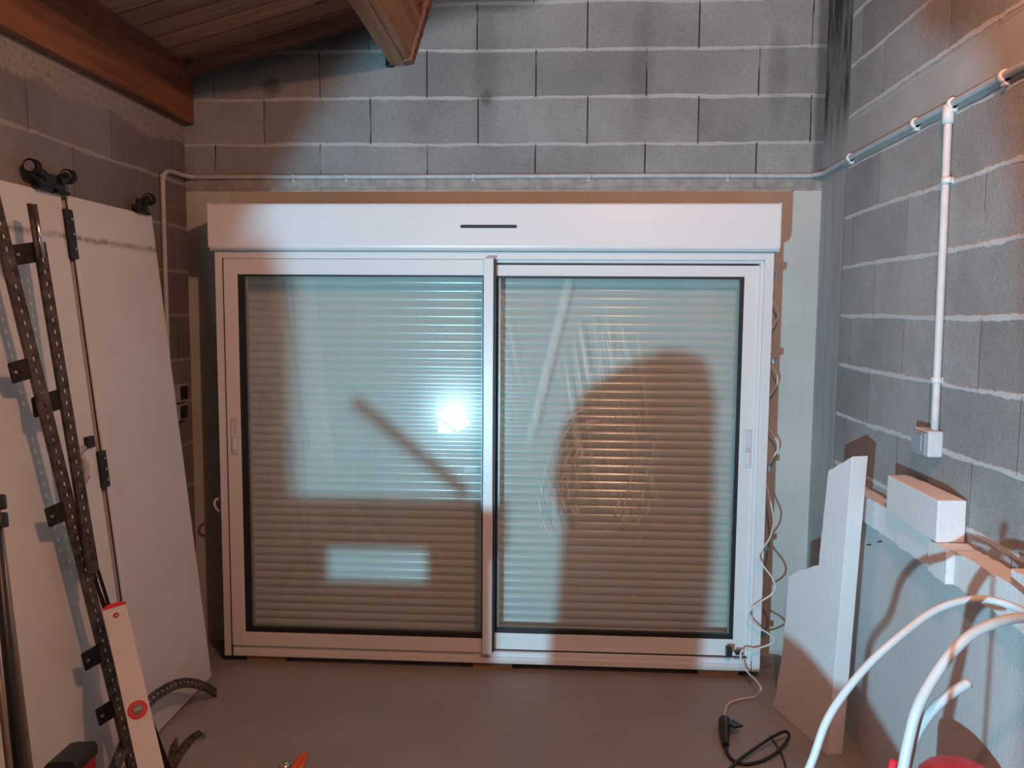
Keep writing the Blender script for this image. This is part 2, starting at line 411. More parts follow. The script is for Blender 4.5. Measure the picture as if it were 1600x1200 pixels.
def objp(name, bm, mat, parent=None, **k):
    par = parent
    bmesh.ops.recalc_face_normals(bm, faces=bm.faces[:])
    o0 = par.matrix_world_t if par is not None else Vector(k.get('origin') or (0,0,0))
    me = bpy.data.meshes.new(name); bm.to_mesh(me); bm.free()
    me.transform(Matrix.Translation(-o0))
    o = bpy.data.objects.new(name, me); col.objects.link(o)
    me.materials.append(M[mat] if isinstance(mat,str) else mat)
    if par is not None: o.parent = par.o
    else: o.location = o0
    bw = k.get('bevel',0)
    if bw:
        b = o.modifiers.new('bevel','BEVEL'); b.width = bw; b.segments = k.get('seg',2); b.limit_method='ANGLE'; b.angle_limit = .6
    if k.get('label'): o['label'] = k['label']
    T[o.name] = o0
    return P_(o)
def thing(name, label, cat, loc=(0,0,0), group=None):
    o = bpy.data.objects.new(name, None); col.objects.link(o); o.location = loc; o.empty_display_size = .05
    o['label'] = label; o['category'] = cat
    if group: o['group'] = group
    T[o.name] = Vector(loc); return P_(o)
def tag(p, label, cat, group=None):
    p.o['label'] = label; p.o['category'] = cat
    if group: p.o['group'] = group
    return p
def struct(name, bm, mat, **k):
    p = objp(name, bm, mat, **k); p.o['kind'] = 'structure'; return p

# ------------------------------------------------------------------ room shell
XL, XR, YB, YR, ZT = -1.75, 1.193, 3.75, -3.2, 3.75
def roof_z(x): return 2.693 + .272*(x+1.752) + .05
b = bm_new(); box(b, XL-.2,XR+.2, YR-.2,YB+.2, -.12,0); struct('floor', b, 'floor')
b = bm_new(); box(b, XL-.2,XR+.2, YB,YB+.2, 0,ZT); struct('wall_back', b, 'wall_back')
b = bm_new(); box(b, XL-.2,XL, YR,YB, 0,2.76); struct('wall_left', b, 'wall_left')
b = bm_new(); box(b, XR,XR+.2, YR,YB, 0,ZT); struct('wall_right', b, 'wall_right')
b = bm_new(); box(b, XL-.2,XR+.2, YR-.2,YR, 0,ZT); struct('wall_rear', b, 'wall_rear')
b = bm_new()
prism(b, [(XL-.25,roof_z(XL-.25)),(XR+.25,roof_z(XR+.25)),(XR+.25,roof_z(XR+.25)+.03),(XL-.25,roof_z(XL-.25)+.03)], YB-YR+.3, axes((0,YB+.1,0),(1,0,0),(0,0,1),(0,-1,0)))
struct('ceiling', b, 'boards')
# batten where the boards meet the back wall
b = bm_new()
prism(b, [(XL,roof_z(XL)-.052),(-.60,roof_z(-.60)-.052),(-.60,roof_z(-.60)-.001),(XL,roof_z(XL)-.001)], .075, axes((0,YB,0),(1,0,0),(0,0,1),(0,-1,0)))
struct('trim_1', b, 'beam_x', bevel=.003)
# wall plate on the left wall
b = bm_new(); prism(b, [(XL-.15,2.487),(XL+.05,2.487),(XL+.05,roof_z(XL+.05)-.002),(XL-.15,roof_z(XL-.15)-.002)], YB-YR, axes((0,YB,0),(1,0,0),(0,0,1),(0,-1,0)))
struct('trim_2', b, 'beam', bevel=.004)

# purlin under the boards with the cleat and gusset plate fixed to it
A0 = onY(612,105,YB); A1 = onY(648,100,YB)
t = thing('roof_purlin', 'tilted timber purlin running under the boarded roof into the back wall', 'beam', (A0.x,YB,A0.z))
lean = Vector((.30,0,.954)); ax = Vector((.954,0,-.30))
def pur(u,v): p = Vector((A0.x,0,A0.z)) + Vector((.11,0,.012)).normalized()*u + lean*v; return (p.x,p.z)
b = bm_new(); prism(b, [pur(0,0),pur(.062,0),pur(.062,.33),pur(0,.33)], YB-YR-.02, axes((0,YB-.005,0),(1,0,0),(0,0,1),(0,-1,0)))
pp = objp('timber', b, 'purlin', t, bevel=.004)
b = bm_new(); prism(b, [pur(.064,.01),pur(.088,.01),pur(.088,.20),pur(.064,.20)], .9, axes((0,YB-.07,0),(1,0,0),(0,0,1),(0,-1,0)))
objp('side_cleat', b, 'purlin', t, bevel=.003)
b = bm_new(); prism(b, [pur(.064,-.004),pur(.104,.0),pur(.104,.33),pur(.064,.33)], .06, axes((0,YB-.003,0),(1,0,0),(0,0,1),(0,-1,0)))
gp = objp('gusset_plate', b, 'beam', t, bevel=.002, label='reddish board nailed to the purlin end')
for v in (.05,.12,.20):
    b = bm_new(); x,z = pur(.106,v); cyl(b, (x-.004,YB-.035,z), (x+.003,YB-.035,z), .007, 10); objp('nail', b, 'darksteel', gp)
x,z = pur(-.012,.03)
b = bm_new(); box(b, x-.02,x+.016, YB-.03,YB-.001, z-.03,z+.05); objp('wedge', b, 'darksteel', t, bevel=.002)

# ------------------------------------------------------------------ the uninstalled sliding window
win = thing('sliding_window', 'wide white two-pane sliding window with roller shutter, standing against the back wall', 'window', (-.29,3.55,0))
FX0,FX1,FZ0,FZ1 = -1.512,.927,.034,1.886
b = bm_new()
box(b, FX0,FX0+.038,3.5,3.61,FZ0,FZ1); box(b, FX1-.038,FX1,3.5,3.61,FZ0,FZ1)
box(b, FX0+.038,FX1-.038,3.502,3.61,FZ1-.032,FZ1); box(b, FX0+.038,FX1-.038,3.502,3.61,FZ0,FZ0+.028)
fr = objp('outer_frame', b, 'alu', win, bevel=.002)
b = bm_new()
box(b, FX0+.038,FX1-.038,3.512,3.60,FZ0+.028,FZ0+.05); box(b, FX0+.038,FX1-.038,3.520,3.60,FZ1-.045,FZ1-.032)
box(b, FX1-.053,FX1-.038,3.515,3.60,FZ0+.05,FZ1-.045)
objp('slide_rail', b, 'alu', win, bevel=.0015)
b = bm_new(); box(b, FX0+.0370,FX0+.0408,3.4955,3.503,FZ0+.0,FZ1-.03); box(b, FX1-.0395,FX1-.037,3.499,3.503,FZ0+.0,FZ0+.05)
objp('corner_seam', b, 'gasket', win)

def sash(x0,x1,z0,z1,y,wl,wr,wt,wb,glass,label,G,d=.035):
    b = bm_new()
    box(b,x0,x0+wl,y,y+d,z0,z1); box(b,x1-wr,x1,y,y+d,z0,z1)
    box(b,x0+wl,x1-wr,y+.0005,y+d,z1-wt,z1); box(b,x0+wl,x1-wr,y+.0005,y+d,z0,z0+wb)
    s = objp('sash', b, 'alu', win, bevel=.0015, label=label)
    gx0,gx1,gz0,gz1 = x0+wl,x1-wr,z0+wb,z1-wt
    b = bm_new(); gl,gr,gt,gb = G
    for q in ((gx0,gx0+gl,gz0,gz1),(gx1-gr,gx1,gz0,gz1),(gx0+gl,gx1-gr,gz0,gz0+gb),(gx0+gl,gx1-gr,gz1-gt,gz1)):
        box(b,q[0],q[1],y+.004,y+.028,q[2],q[3])
    objp('gasket', b, 'gasket', s)
    b = bm_new(); box(b, gx0+gl,gx1-gr,y+.012,y+.014,gz0+gb,gz1-gt); objp('glass_pane', b, glass, s)
    b = bm_new(); h = .010
    for q in ((gx0+gl,gx0+gl+h,gz0+gb,gz1-gt),(gx1-gr-h*.5,gx1-gr,gz0+gb,gz1-gt)):
        box(b,q[0],q[1],y+.020,y+.030,q[2],q[3])
    objp('spacer_bar', b, 'spacer', s)
    return s
sl = sash(-1.471,-.285,.088,1.852,3.494,.062,.028,.068,.064,'glass_l','left sliding sash with a lock pull at its left',(.028,.007,.008,.021))
sr = sash(-.30,.882,.090,1.832,3.531,.035,.070,.048,.076,'glass_r','right sliding sash set behind the left one, its glass smeared',(.010,.016,.010,.020))
b = bm_new(); box(b, -.314,-.271,3.474,3.493,.088,1.857); objp('meeting_stile', b, 'alu', win, bevel=.003)
b = bm_new(); box(b, -.2705,-.262,3.494,3.532,.092,1.848); objp('brush_seal', b, 'gasket', win)
b = bm_new(); box(b, -.305,-.262,3.476,3.51,1.857,1.863); objp('stile_cap', b, 'spacer', win)
b = bm_new(); box(b, -.262,.875,3.531,3.55,.083,.0895); objp('bottom_seal', b, 'gasket', win)
def lockpull(par, x, z, y):
    b = bm_new(); box(b, x-.017,x+.017,y-.007,y+.001,z-.085,z+.085)
    h = objp('lock_pull', b, 'lockplate', par, bevel=.006, seg=3)
    b = bm_new(); box(b, x-.009,x+.008,y-.012,y-.0065,z+.005,z+.075); box(b, x-.006,x+.010,y-.017,y-.0065,z-.062,z-.012)
    return h, b
h,b = lockpull(sl, -1.435, 1.065, 3.494)
h,b2 = lockpull(sr, .847, 1.035, 3.531)
b.free(); b2.free()
for par,x,z,y in ((sl,-1.435,1.065,3.4875),(sr,.847,1.035,3.5245)):
    pass
# pull details as pieces of the lock plates
for par,x,z,y in ((sl,-1.435,1.065,3.4870),(sr,.847,1.035,3.5240)):
    b = bm_new(); box(b,x-.012,x-.009,y-.004,y,z+.0,z+.078); box(b,x+.009,x+.012,y-.004,y,z+.0,z+.078); box(b,x-.012,x+.012,y-.004,y,z+.076,z+.079)
    box(b,x-.007,x+.009,y-.010,y,z-.064,z-.012); tube(b,[(x-.008,y-.006,z+.004),(x,y-.012,z-.006),(x+.008,y-.006,z+.002)],.003,6)
    box(b,x-.010,x+.012,y-.003,y,z-.078,z-.072)
    objp('thumb_latch', b, 'alu', par)
# roller shutter curtain: overlapping curved slats
b = bm_new(); pitch=.0386; z = .045
while z < 1.92:
    prof = []
    for k in range(9):
        a = k/8; prof.append((3.648-.0055*math.sin(PI*min(1,a*1.04))**.8, z+.0005+a*(pitch-.0042)))
    prof += [(3.6555, z+pitch-.0036),(3.6555,z+.0002)]
    prism(b, prof, 2.33, axes((-1.455,0,0),(0,1,0),(0,0,1),(1,0,0)))
    box(b,-1.455,.875,3.651,3.6535,z+pitch-.005,z+pitch+.001)
    z += pitch
for f in b.faces: f.smooth = len(f.verts)==4 and abs(f.normal.x)<.5
sh = objp('shutter_curtain', b, 'slat', win)
sh.o.data.set_sharp_from_angle(angle=.7) if hasattr(sh.o.data,'set_sharp_from_angle') else None
b = bm_new()
for x0,x1 in ((FX0+.004,FX0+.056),(FX1-.056,FX1-.004)): box(b,x0,x1,3.611,3.665,FZ0,FZ1)
objp('shutter_guide', b, 'alu', win)
b = bm_new(); box(b,-1.455,.875,3.640,3.662,.034,.0445); objp('bottom_bar', b, 'alu', win)
# shutter box: rounded shell and end caps
bx0,bx1,bz0,bz1 = -1.516,.934,1.888,2.089
b = bm_new()
prof = [(3.70,bz1),(3.474,bz1),(3.464,bz1-.002),(3.460,bz1-.010)]
prof += [(3.460,bz0+.020)] + [(3.460+.016*(1-math.cos(a)), bz0+.020-.016*math.sin(a)) for a in (.35,.7,1.05,1.4)] + [(3.48,bz0),(3.70,bz0)]
prism(b, prof, bx1-bx0, axes((bx0,0,0),(0,1,0),(0,0,1),(1,0,0)))
sb = objp('shutter_box', b, 'box', win)
for x in (bx0-.005,bx1+.0005):
    b = bm_new(); prism(b, [(3.70,bz1+.002),(3.458,bz1+.002),(3.457,bz0+.018),(3.478,bz0-.002),(3.70,bz0-.002)], .0045, axes((x,0,0),(0,1,0),(0,0,1),(1,0,0))); objp('end_cap', b, 'box', sb)
b = bm_new(); s0,s1,zc,hh = -.414,-.170,1.990,.0065
poly = [(s0+hh-hh*math.sin(a), zc+hh*math.cos(a)) for a in [PI*k/8 for k in range(9)]] + [(s1-hh+hh*math.sin(a), zc-hh*math.cos(a)) for a in [PI*k/8 for k in range(9)]]
prism(b, poly, .004, axes((0,3.4605,0),(1,0,0),(0,0,1),(0,-1,0)))
objp('vent_slot', b, 'gasket', sb, label='long black slot in the shutter box')
# fixing lugs
for z_ in (1.795,1.42,.945,.585,.18):
    b = bm_new(); box(b, FX1+.001,FX1+.034,3.565,3.569,z_-.014,z_+.014); box(b, FX1+.001,FX1+.034,3.545,3.549,z_+.010,z_+.014)
    box(b, FX1+.002,FX1+.016,3.548,3.566,z_-.014,z_-.010); box(b, FX1+.030,FX1+.034,3.545,3.569,z_-.014,z_+.014)
    l = objp('fixing_lug', b, 'zinc', win); b = bm_new(); cyl(b,(FX1+.014,3.56,z_),(FX1+.014,3.543,z_),.005,10); objp('screw', b, 'steel', l)
for px in (546,772,996):
    p = onY(px,316,3.60); b = bm_new(); box(b,p.x-.009,p.x+.009,3.598,3.601,2.08,2.106); box(b,p.x-.009,p.x-.005,3.585,3.60,2.085,2.106)
    l = objp('top_lug', b, 'brass', win); 
# shims under the frame
for px,tz in ((420,.033),(770,.033),(1120,.033)):
    p = onY(px,1040,3.55); b = bm_new(); box(b,p.x-.09,p.x+.09,3.52,3.60,0,tz)
    o = objp('wooden_shim', b, 'crate', origin=(p.x,3.55,0)); tag(o, {420:'small wooden shim under the left end of the white window frame',770:'small wooden shim under the middle of the white window frame',1120:'small wooden shim under the right end of the white window frame'}[px], 'shim', 'shims under the window')
# small strap loop at the left jamb
b = bm_new(); q = [onY(343,779,3.54),onY(337,781,3.52),onY(335,788,3.51),onY(339,796,3.52),onY(344,799,3.54)]
tube(b,q,.006,8); objp('strap_loop', b, 'conduit_white', win)

# cable of the shutter motor, wound down the right jamb to the black plug
up = [(1206,470),(1213,480),(1216,494),(1208,510),(1198,530),(1196,552),(1204,567),(1215,592),(1208,610),(1194,630),(1190,650),(1200,668),(1216,697),(1203,722),(1192,740)]
lo = [(1196,752),(1205,790),(1209,815),(1203,840),(1191,858),(1186,872),(1194,886),(1207,903),(1211,918),(1204,930),(1188,940),(1173,952),(1171,964),(1185,980),(1204,992),(1210,1001),(1200,1008),(1180,1014),(1162,1016),(1157,1022),(1159,1034),(1168,1050)]
pts = [onY(x,y,3.69) for x,y in up] + [onY(x,y,d_) for (x,y),d_ in zip(lo,[3.67,3.62,3.56,3.50]+[3.465]*30)]
pts += [onY(1181,1063,3.36),onY(1189,1076,3.28),onZ(1180,1088,.02),onZ(1160,1092,.006),onZ(1141,1098,.006),onZ(1133,1110,.008),onZ(1132,1128,.022)]
b = bm_new(); tube(b, pts, .0042, 8)
o = objp('shutter_cable', b, 'cable', origin=pts[-1]); tag(o, 'thin cream cable waving down the right window jamb to the black plug on the floor', 'cable')
b = bm_new(); p0,p1,p2 = onY(1136,1016,3.49),onY(1150,1016,3.49),onY(1162,1019,3.49)
box(b,p0.x-.006,p0.x+.018,3.468,3.498,p0.z-.02,p0.z+.018); box(b,p1.x-.004,p2.x-.008,3.474,3.498,p0.z-.014,p0.z+.002)
o = objp('cable_clamp', b, 'black', origin=(p0.x,3.49,p0.z)); o.o['label']='small black clamp on the bottom rail of the right window pane, holding the cream cable'; o.o['category']='clamp'; 
# plug
pl = onZ(1133,1144,.02)
t = thing('power_plug', 'black rubber socket and plug lying on the floor below the window', 'plug', (pl.x,pl.y,0))
a0,a1 = onZ(1132,1124,.024),onZ(1134,1164,.022)
b = bm_new(); tube(b,[a0,a0.lerp(a1,.15),a0.lerp(a1,.4),a0.lerp(a1,.7),a1],lambda u:(.016 if u<.08 else .023 if u<.45 else .023-.011*(u-.45)/.55),14)
objp('plug_body', b, 'black', t)
b = bm_new(); c0 = onZ(1140,1127,.035); c1 = onZ(1154,1136,.04); d = (c1-c0).normalized()
prism(b, [(-.004,-.02),(.004,-.02),(.004,.02),(-.004,.02)], (c1-c0).length, axes(c0,(0,0,1),d.cross(Vector((0,0,1))),d)); tube(b,[a0.lerp(a1,.3),c0.lerp(c1,.3)],.004,6,False)
objp('socket_flap', b, 'black', t)
q = [(1134,1162),(1137,1177),(1147,1189),(1165,1194),(1190,1189),(1213,1176),(1228,1160),(1233,1149),(1226,1143),(1206,1152),(1180,1169),(1157,1186),(1140,1202),(1120,1225),(1090,1260)]
hs = [.02,.012,.007,.007,.007,.014,.03,.04,.045,.04,.03,.02,.008,.007,.007]
b = bm_new(); tube(b,[onZ(x,y,h_) for (x,y),h_ in zip(q,hs)],.0062,10)
o = objp('extension_cord', b, 'black', origin=onZ(1165,1194,0)); tag(o,'thick black extension cord looping on the floor from the plug','cord')
q = [(1203,1150),(1209,1158),(1217,1170),(1224,1185),(1229,1205),(1233,1240)]
b = bm_new(); tube(b,[onZ(x,y,.004) for x,y in q],.0035,8)
o = objp('thin_cord', b, 'black', origin=onZ(1217,1170,0)); tag(o,'thin black cord crossing under the thick extension cord loop','cord')

# ------------------------------------------------------------------ conduits, clips, switches
yc = YB-.012
cz = 2.247
b = bm_new()
Lp = [(-1.738,3.50,.02),(-1.738,3.50,1.2),(-1.738,3.50,2.13),(-1.738,3.505,2.2),(-1.738,3.54,2.238),(-1.738,3.62,cz),(-1.734,3.69,cz),(-1.70,yc,cz),(-1.62,yc,cz),(-.5,yc,cz),(.5,yc,cz+.002),(1.08,yc,cz),(1.15,yc-.012,cz+.002),(1.178,yc-.06,cz+.004),(1.180,3.58,cz+.006),(1.180,3.30,2.257),(1.180,2.6,2.257),(1.180,1.9,2.258),(1.180,1.0,2.258)]
tube(b,Lp,.0105,12)
o = objp('wall_conduit', b, 'conduit', origin=(-1.738,3.5,0)); tag(o,'long grey conduit crossing the back wall and running on along both side walls','conduit')
lab = 'clip of the grey conduit'
k = 0
for px,where in ((458,'the leftmost'),(541,'second from the left'),(739,'above the middle of the window'),(1137,'the rightmost'),(920,'above the right pane')):
    p = onY(px,277,yc); b = bm_new()
    tube(b,[(p.x-.008,yc,cz),(p.x+.008,yc,cz)],.0145,12,False); box(b,p.x-.008,p.x+.008,yc+.004,YB,cz-.022,cz+.004)
    o = objp('conduit_clip', b, 'conduit', origin=(p.x,yc,cz)); tag(o, lab+' on the back wall, '+where, 'clip', 'conduit clips')
D0 = onX(1479,230,1.176); D1 = onX(1461,660,1.176); dy=(D0.y+D1.y)/2
for px,py,where in ((1328,250,'the right wall, by the corner'),(1430,193,'the right wall, midway to the drop'),(1569,112,'the right wall, at the photo edge'),(1488,157,'the right wall, at the top of the vertical conduit')):
    p = onX(px,py,1.18); b = bm_new()
    tube(b,[(1.18,p.y-.009,2.257),(1.18,p.y+.009,2.257)],.0165,12,False); box(b,1.178,XR,p.y-.009,p.y+.009,2.232,2.262)
    o = objp('conduit_clip', b, 'clip', origin=(1.18,p.y,2.257)); tag(o, lab+' on '+where, 'clip', 'conduit clips')
t = thing('drop_conduit', 'vertical pale conduit dropping down the right wall to the grey switch', 'conduit', (1.176,dy,1.25))
b = bm_new(); tube(b,[(1.176,D0.y,2.235),(1.176,dy,1.8),(1.176,D1.y,1.25)],.0115,12); objp('pipe', b, 'conduit_white', t)
b = bm_new(); tube(b,[(1.176,D0.y,2.255),(1.176,D0.y,2.20)],.0165,14,False); objp('elbow_sleeve', b, 'clip', t)
for px,py,wh in ((1479,282,'upper'),(1463,594,'lower')):
    p = onX(px,py,1.176); b = bm_new()
    tube(b,[(1.176,p.y,p.z-.009),(1.176,p.y,p.z+.009)],.0155,12,False); box(b,1.176,XR,p.y-.006,p.y+.026,p.z-.009,p.z+.009)
    o = objp('conduit_clip', b, 'clip', origin=p); tag(o, wh+' white clip on the vertical pale conduit of the right wall','clip','conduit clips')
t = thing('light_switch', 'grey surface-mounted rocker switch at the end of the vertical conduit on the right wall', 'switch', (XR,2.53,1.21))
sy0 = onX(1451,690,1.148).y; sy1 = onX(1427,690,1.148).y
zt = onX(1452,674,1.148).z; zb = onX(1452,716,1.148).z
b = bm_new(); box(b,1.148,XR,sy0,sy1,zb,zt); hb = objp('switch_housing', b, 'switch', t, bevel=.006, seg=3)
b = bm_new(); box(b,1.138,1.1485,sy0+.006,sy1-.004,zb+.006,zt-.006); objp('rocker_plate', b, 'rocker', t, bevel=.004, seg=3)
b = bm_new(); box(b,1.134,1.1385,sy0+.022,sy1-.018,zb+.016,zt-.014); objp('rocker', b, 'rocker', t, bevel=.002)
# double socket on the left wall by the corner
t = thing('wall_socket', 'dim double socket box on the left wall between door panel and window', 'socket', (XL,3.60,1.2))
b = bm_new(); box(b,XL,XL+.03,3.56,3.655,1.20,1.285); box(b,XL,XL+.026,3.565,3.65,1.115,1.19)
s_ = objp('socket_housing', b, 'rocker', t, bevel=.005)
b = bm_new(); box(b,XL+.03,XL+.034,3.572,3.642,1.212,1.273); box(b,XL+.026,XL+.03,3.575,3.64,1.124,1.182); objp('cover', b, 'black', t, bevel=.002)

# ------------------------------------------------------------------ folding door panels on the left
TX, BXx = -1.706, -1.500
def doorpt(y, z, off=0):   # point on the leaning face, off = out of the face
    nx = Vector((2.02,0,(TX-BXx)*-1)).normalized()
    x = BXx + (TX-BXx)*z/2.02
    return Vector((x,y,z)) + Vector((nx.x,0,nx.z))*off
def slab(bm,y0,y1,z0,z1,o0,o1):
    vs = [bm.verts.new(doorpt(y,z,o)) for o in (o0,o1) for y in (y0,y1) for z in (z0,z1)]
    for f in ((0,1,3,2),(4,6,7,5),(0,4,5,1),(2,3,7,6),(0,2,6,4),(1,5,7,3)): bm.faces.new([vs[i] for i in f])
def panel(y0,y1,label,off,handle=False):
    t = thing('door_panel', label, 'door panel', (BXx,(y0+y1)/2,0), 'removed white folding door panels')
    b = bm_new(); slab(b,y0,y1,.012,2.02,-.032,off); objp('leaf', b, 'door', t, bevel=.003)
    return t
p2 = panel(2.752,3.335,'scuffed white door panel leaning on the left wall, the one nearest the window',0)
b = bm_new(); slab(b,2.7505,2.7525,.02,2.012,-.012,-.008); objp('edge_groove', b, 'darksteel', p2)
p1 = panel(2.10,2.722,'scuffed white door panel leaning on the left wall behind the steel tracks',-.007)
p0 = panel(1.46,2.092,'white door panel on the left wall at the edge of the photo, behind the dark poles',-.007)
b = bm_new(); slab(b,2.7235,2.738,.02,2.015,-.032,-.020); objp('hinge_joint', b, 'gasket', p1)
for z0,z1 in ((1.80,1.97),(.99,1.12)):
    b = bm_new(); slab(b,2.716,2.762,z0,z1,-.028,.003); h = objp('hinge', b, 'darksteel', p2)
    b = bm_new()
    for q in (.2,.5,.8): c = doorpt(2.745,z0+(z1-z0)*q,.002); cyl(b,c,c+Vector((.006,0,0)),.0045,8)
    objp('screw', b, 'zinc', h)
# recessed pull on panel 1
hc = onX(143,730,-1.575)
b = bm_new()
tube(b,[doorpt(hc.y-.03,hc.z+.05,-.004),doorpt(hc.y-.005,hc.z+.055,.008),doorpt(hc.y+.03,hc.z+.06,.0)],.010,8)
tube(b,[doorpt(hc.y+.0,hc.z+.05,0),doorpt(hc.y+.008,hc.z,.014),doorpt(hc.y-.012,hc.z-.06,.006)],.009,8)
tube(b,[doorpt(hc.y-.04,hc.z-.075,.0),doorpt(hc.y+.03,hc.z-.04,.003)],.006,8)
objp('pull_handle', b, 'smudge', p1)
b = bm_new(); slab(b,hc.y+.045,hc.y+.095,hc.z+.055,hc.z+.095,-.012,.004); objp('latch_catch', b, 'darksteel', p1, bevel=.004)
# roller trolleys on the panel tops
def trolley(par, y, yw, both=False):
    c = doorpt(y,2.02,.004)
    b = bm_new(); box(b,c.x-.014,c.x+.014,y-.05,y+.05,2.016,2.028); box(b,c.x-.006,c.x+.006,y-.035,y+.035,2.025,2.075)
    cyl(b,(c.x,y-.0,2.06),(c.x,y+.055*yw,2.082),.018,10)
    tr = objp('roller_trolley', b, 'darksteel', par, bevel=.003)
    b = bm_new()
    cyl(b,(c.x,y+.05*yw,2.084),(c.x,y+.075*yw,2.084),.025,20)
    w_ = objp('wheel', b, 'darksteel', tr)
    b = bm_new(); cyl(b,(c.x,y+.0751*yw,2.084),(c.x,y+.079*yw,2.084),.017,20); cyl(b,(c.x,y+.046*yw,2.084),(c.x,y+.0499*yw,2.084),.019,20)
    objp('wheel_rim', b, 'steel', tr)
trolley(p1, onX(49,275,-1.705).y+.065, -1)
trolley(p1, onX(106,272,-1.705).y-.065, 1)
trolley(p2, onX(232,312,-1.705).y-.065, 1)

# ------------------------------------------------------------------ perforated steel tracks
def track_mesh(b, P, up, wdt=.036, flange=.022, pitch=.036, slot=(.008,.017), th=.0018, reverse=False):
    """channel following points P (list of Vector), web facing `up`, slots pierced through the web"""
    # resample evenly
    L = [0]
    for a,c in zip(P,P[1:]): L.append(L[-1]+(c-a).length)
    tot = L[-1]; n = max(2,int(tot/pitch))
    def at(s):
        s = max(0,min(tot,s))
        for i in range(len(P)-1):
            if s <= L[i+1]+1e-9: return P[i].lerp(P[i+1],(s-L[i])/max(1e-9,L[i+1]-L[i])), (P[i+1]-P[i]).normalized()
        return P[-1], (P[-1]-P[-2]).normalized()
    def fr_(s):
        p,d = at(s); u = up(s/tot) if callable(up) else up
        sd = d.cross(u).normalized(); uu = sd.cross(d).normalized(); return p,sd,uu
    def strip(s0,s1,a0,a1,u0,u1):
        vs=[]
        for s in (s0,s1):
            p,sd,uu = fr_(s)
            for a in (a0,a1):
                for u in (u0,u1): vs.append(b.verts.new(p+sd*a+uu*u))
        for f in ((0,1,3,2),(4,6,7,5),(0,4,5,1),(2,3,7,6),(0,2,6,4),(1,5,7,3)): b.faces.new([vs[i] for i in f])
    h = wdt/2; sw = slot[0]/2; pt = tot/n
    for i in range(n):
        s0,s1 = i*pt,(i+1)*pt; m0 = s0+(pt-slot[1])/2; m1 = m0+slot[1]
        strip(s0,s1,-h,-sw,-th,0); strip(s0,s1,sw,h,-th,0)
        strip(s0,m0,-sw,sw,-th,0); strip(m1,s1,-sw,sw,-th,0)
        strip(s0,s1,-h,-h+th,-flange,-th); strip(s0,s1,h-th,h,-flange,-th)
def bracket(par, c, side, along, out, w1=.055, w2=.05, name='bracket'):
    """bent plate: one wing flat along `side`, one wing turned back along -out"""
    b = bm_new(); side=side.normalized(); along=along.normalized(); out=out.normalized()
    def plate(o,x,y,dx,dy,z,t=.003):
        m_ = axes(o,x,y,z)
        prism(b,[(0,-dy/2),(dx*.94,-dy/2),(dx,-dy*.44),(dx,dy*.44),(dx*.94,dy/2),(0,dy/2)],t,m_)
    plate(c,side,along,w1,.062,side.cross(along))
    br = objp(name, b, 'darksteel', par)
    b = bm_new(); q = c+side*w1*.75
    tube(b,[q-side.cross(along)*.004, q+side.cross(along)*.008],.005,8,False); objp('bolt', b, 'zinc', br)
camv = Vector((0,0,CH))
def toward(p): return (camv-p).normalized()
# long track A
A_t = onX(0,345,-1.590); A_b = onX(210,1200,-1.405); dA = (A_t-A_b).normalized(); A_b = A_b - dA*((A_b.z-.004)/dA.z)
A_top = A_b + dA*((2.34)/dA.z)
outA = Vector((.93,-.36,.05))
t = thing('steel_track', 'longest perforated steel track, leaning on the door panels and standing on the floor', 'track', A_b, 'dismantled door tracks')
b = bm_new(); track_mesh(b,[A_b,A_top],outA,.038,.014,slot=(.0055,.012)); objp('perforated_channel', b, 'track', t)
def onlineA(py):
    best=None
    for i in range(400):
        p = A_b.lerp(A_top,i/399); v = p-camv; d = v.dot(FW); y = 600-F*v.dot(UP)/d
        if best is None or abs(y-py)<best[0]: best=(abs(y-py),p)
    return best[1]
sideA = dA.cross(outA).normalized()
if sideA.dot(RT) > 0: sideA = -sideA
for py in (573,795,1016,1100):
    p = onlineA(py); bracket(t, p+sideA*.012, (sideA+Vector((0,0,-.08))-outA*.25), dA, outA, .062)
# shorter track B
B_t = onX(54,322,-1.600); B_b = onX(148,893,-1.445); dB=(B_t-B_b).normalized()
t = thing('steel_track', 'shorter perforated steel track with a bright tip, to the right of the long one', 'track', B_b, 'dismantled door tracks')
B_k = B_b.lerp(B_t,.905)
b = bm_new(); track_mesh(b,[B_b,B_k],outA,.034,.014,slot=(.0055,.012)); objp('perforated_channel', b, 'track', t)
b = bm_new(); tube(b,[B_k-dB*.05,B_t+dB*.005],.0075,10,False); objp('steel_tip', b, 'steel', t, label='bright bare steel rod end')
b = bm_new(); q=-sideA*-.012; tube(b,[B_k-dB*.1+sideA*.016,B_t+dB*.008+sideA*.016],.008,6,False); objp('side_rod', b, 'track', t)
def onlineB(py):
    best=None
    for i in range(400):
        p = B_b.lerp(B_t,i/399); v = p-camv; d = v.dot(FW); y = 600-F*v.dot(UP)/d
        if best is None or abs(y-py)<best[0]: best=(abs(y-py),p)
    return best[1]
for py,w_ in ((392,.09),(621,.10)):
    p = onlineB(py); bracket(t, p+sideA*.008-outA*.006, sideA+Vector((0,0,-.03)), dB, outA, w_)
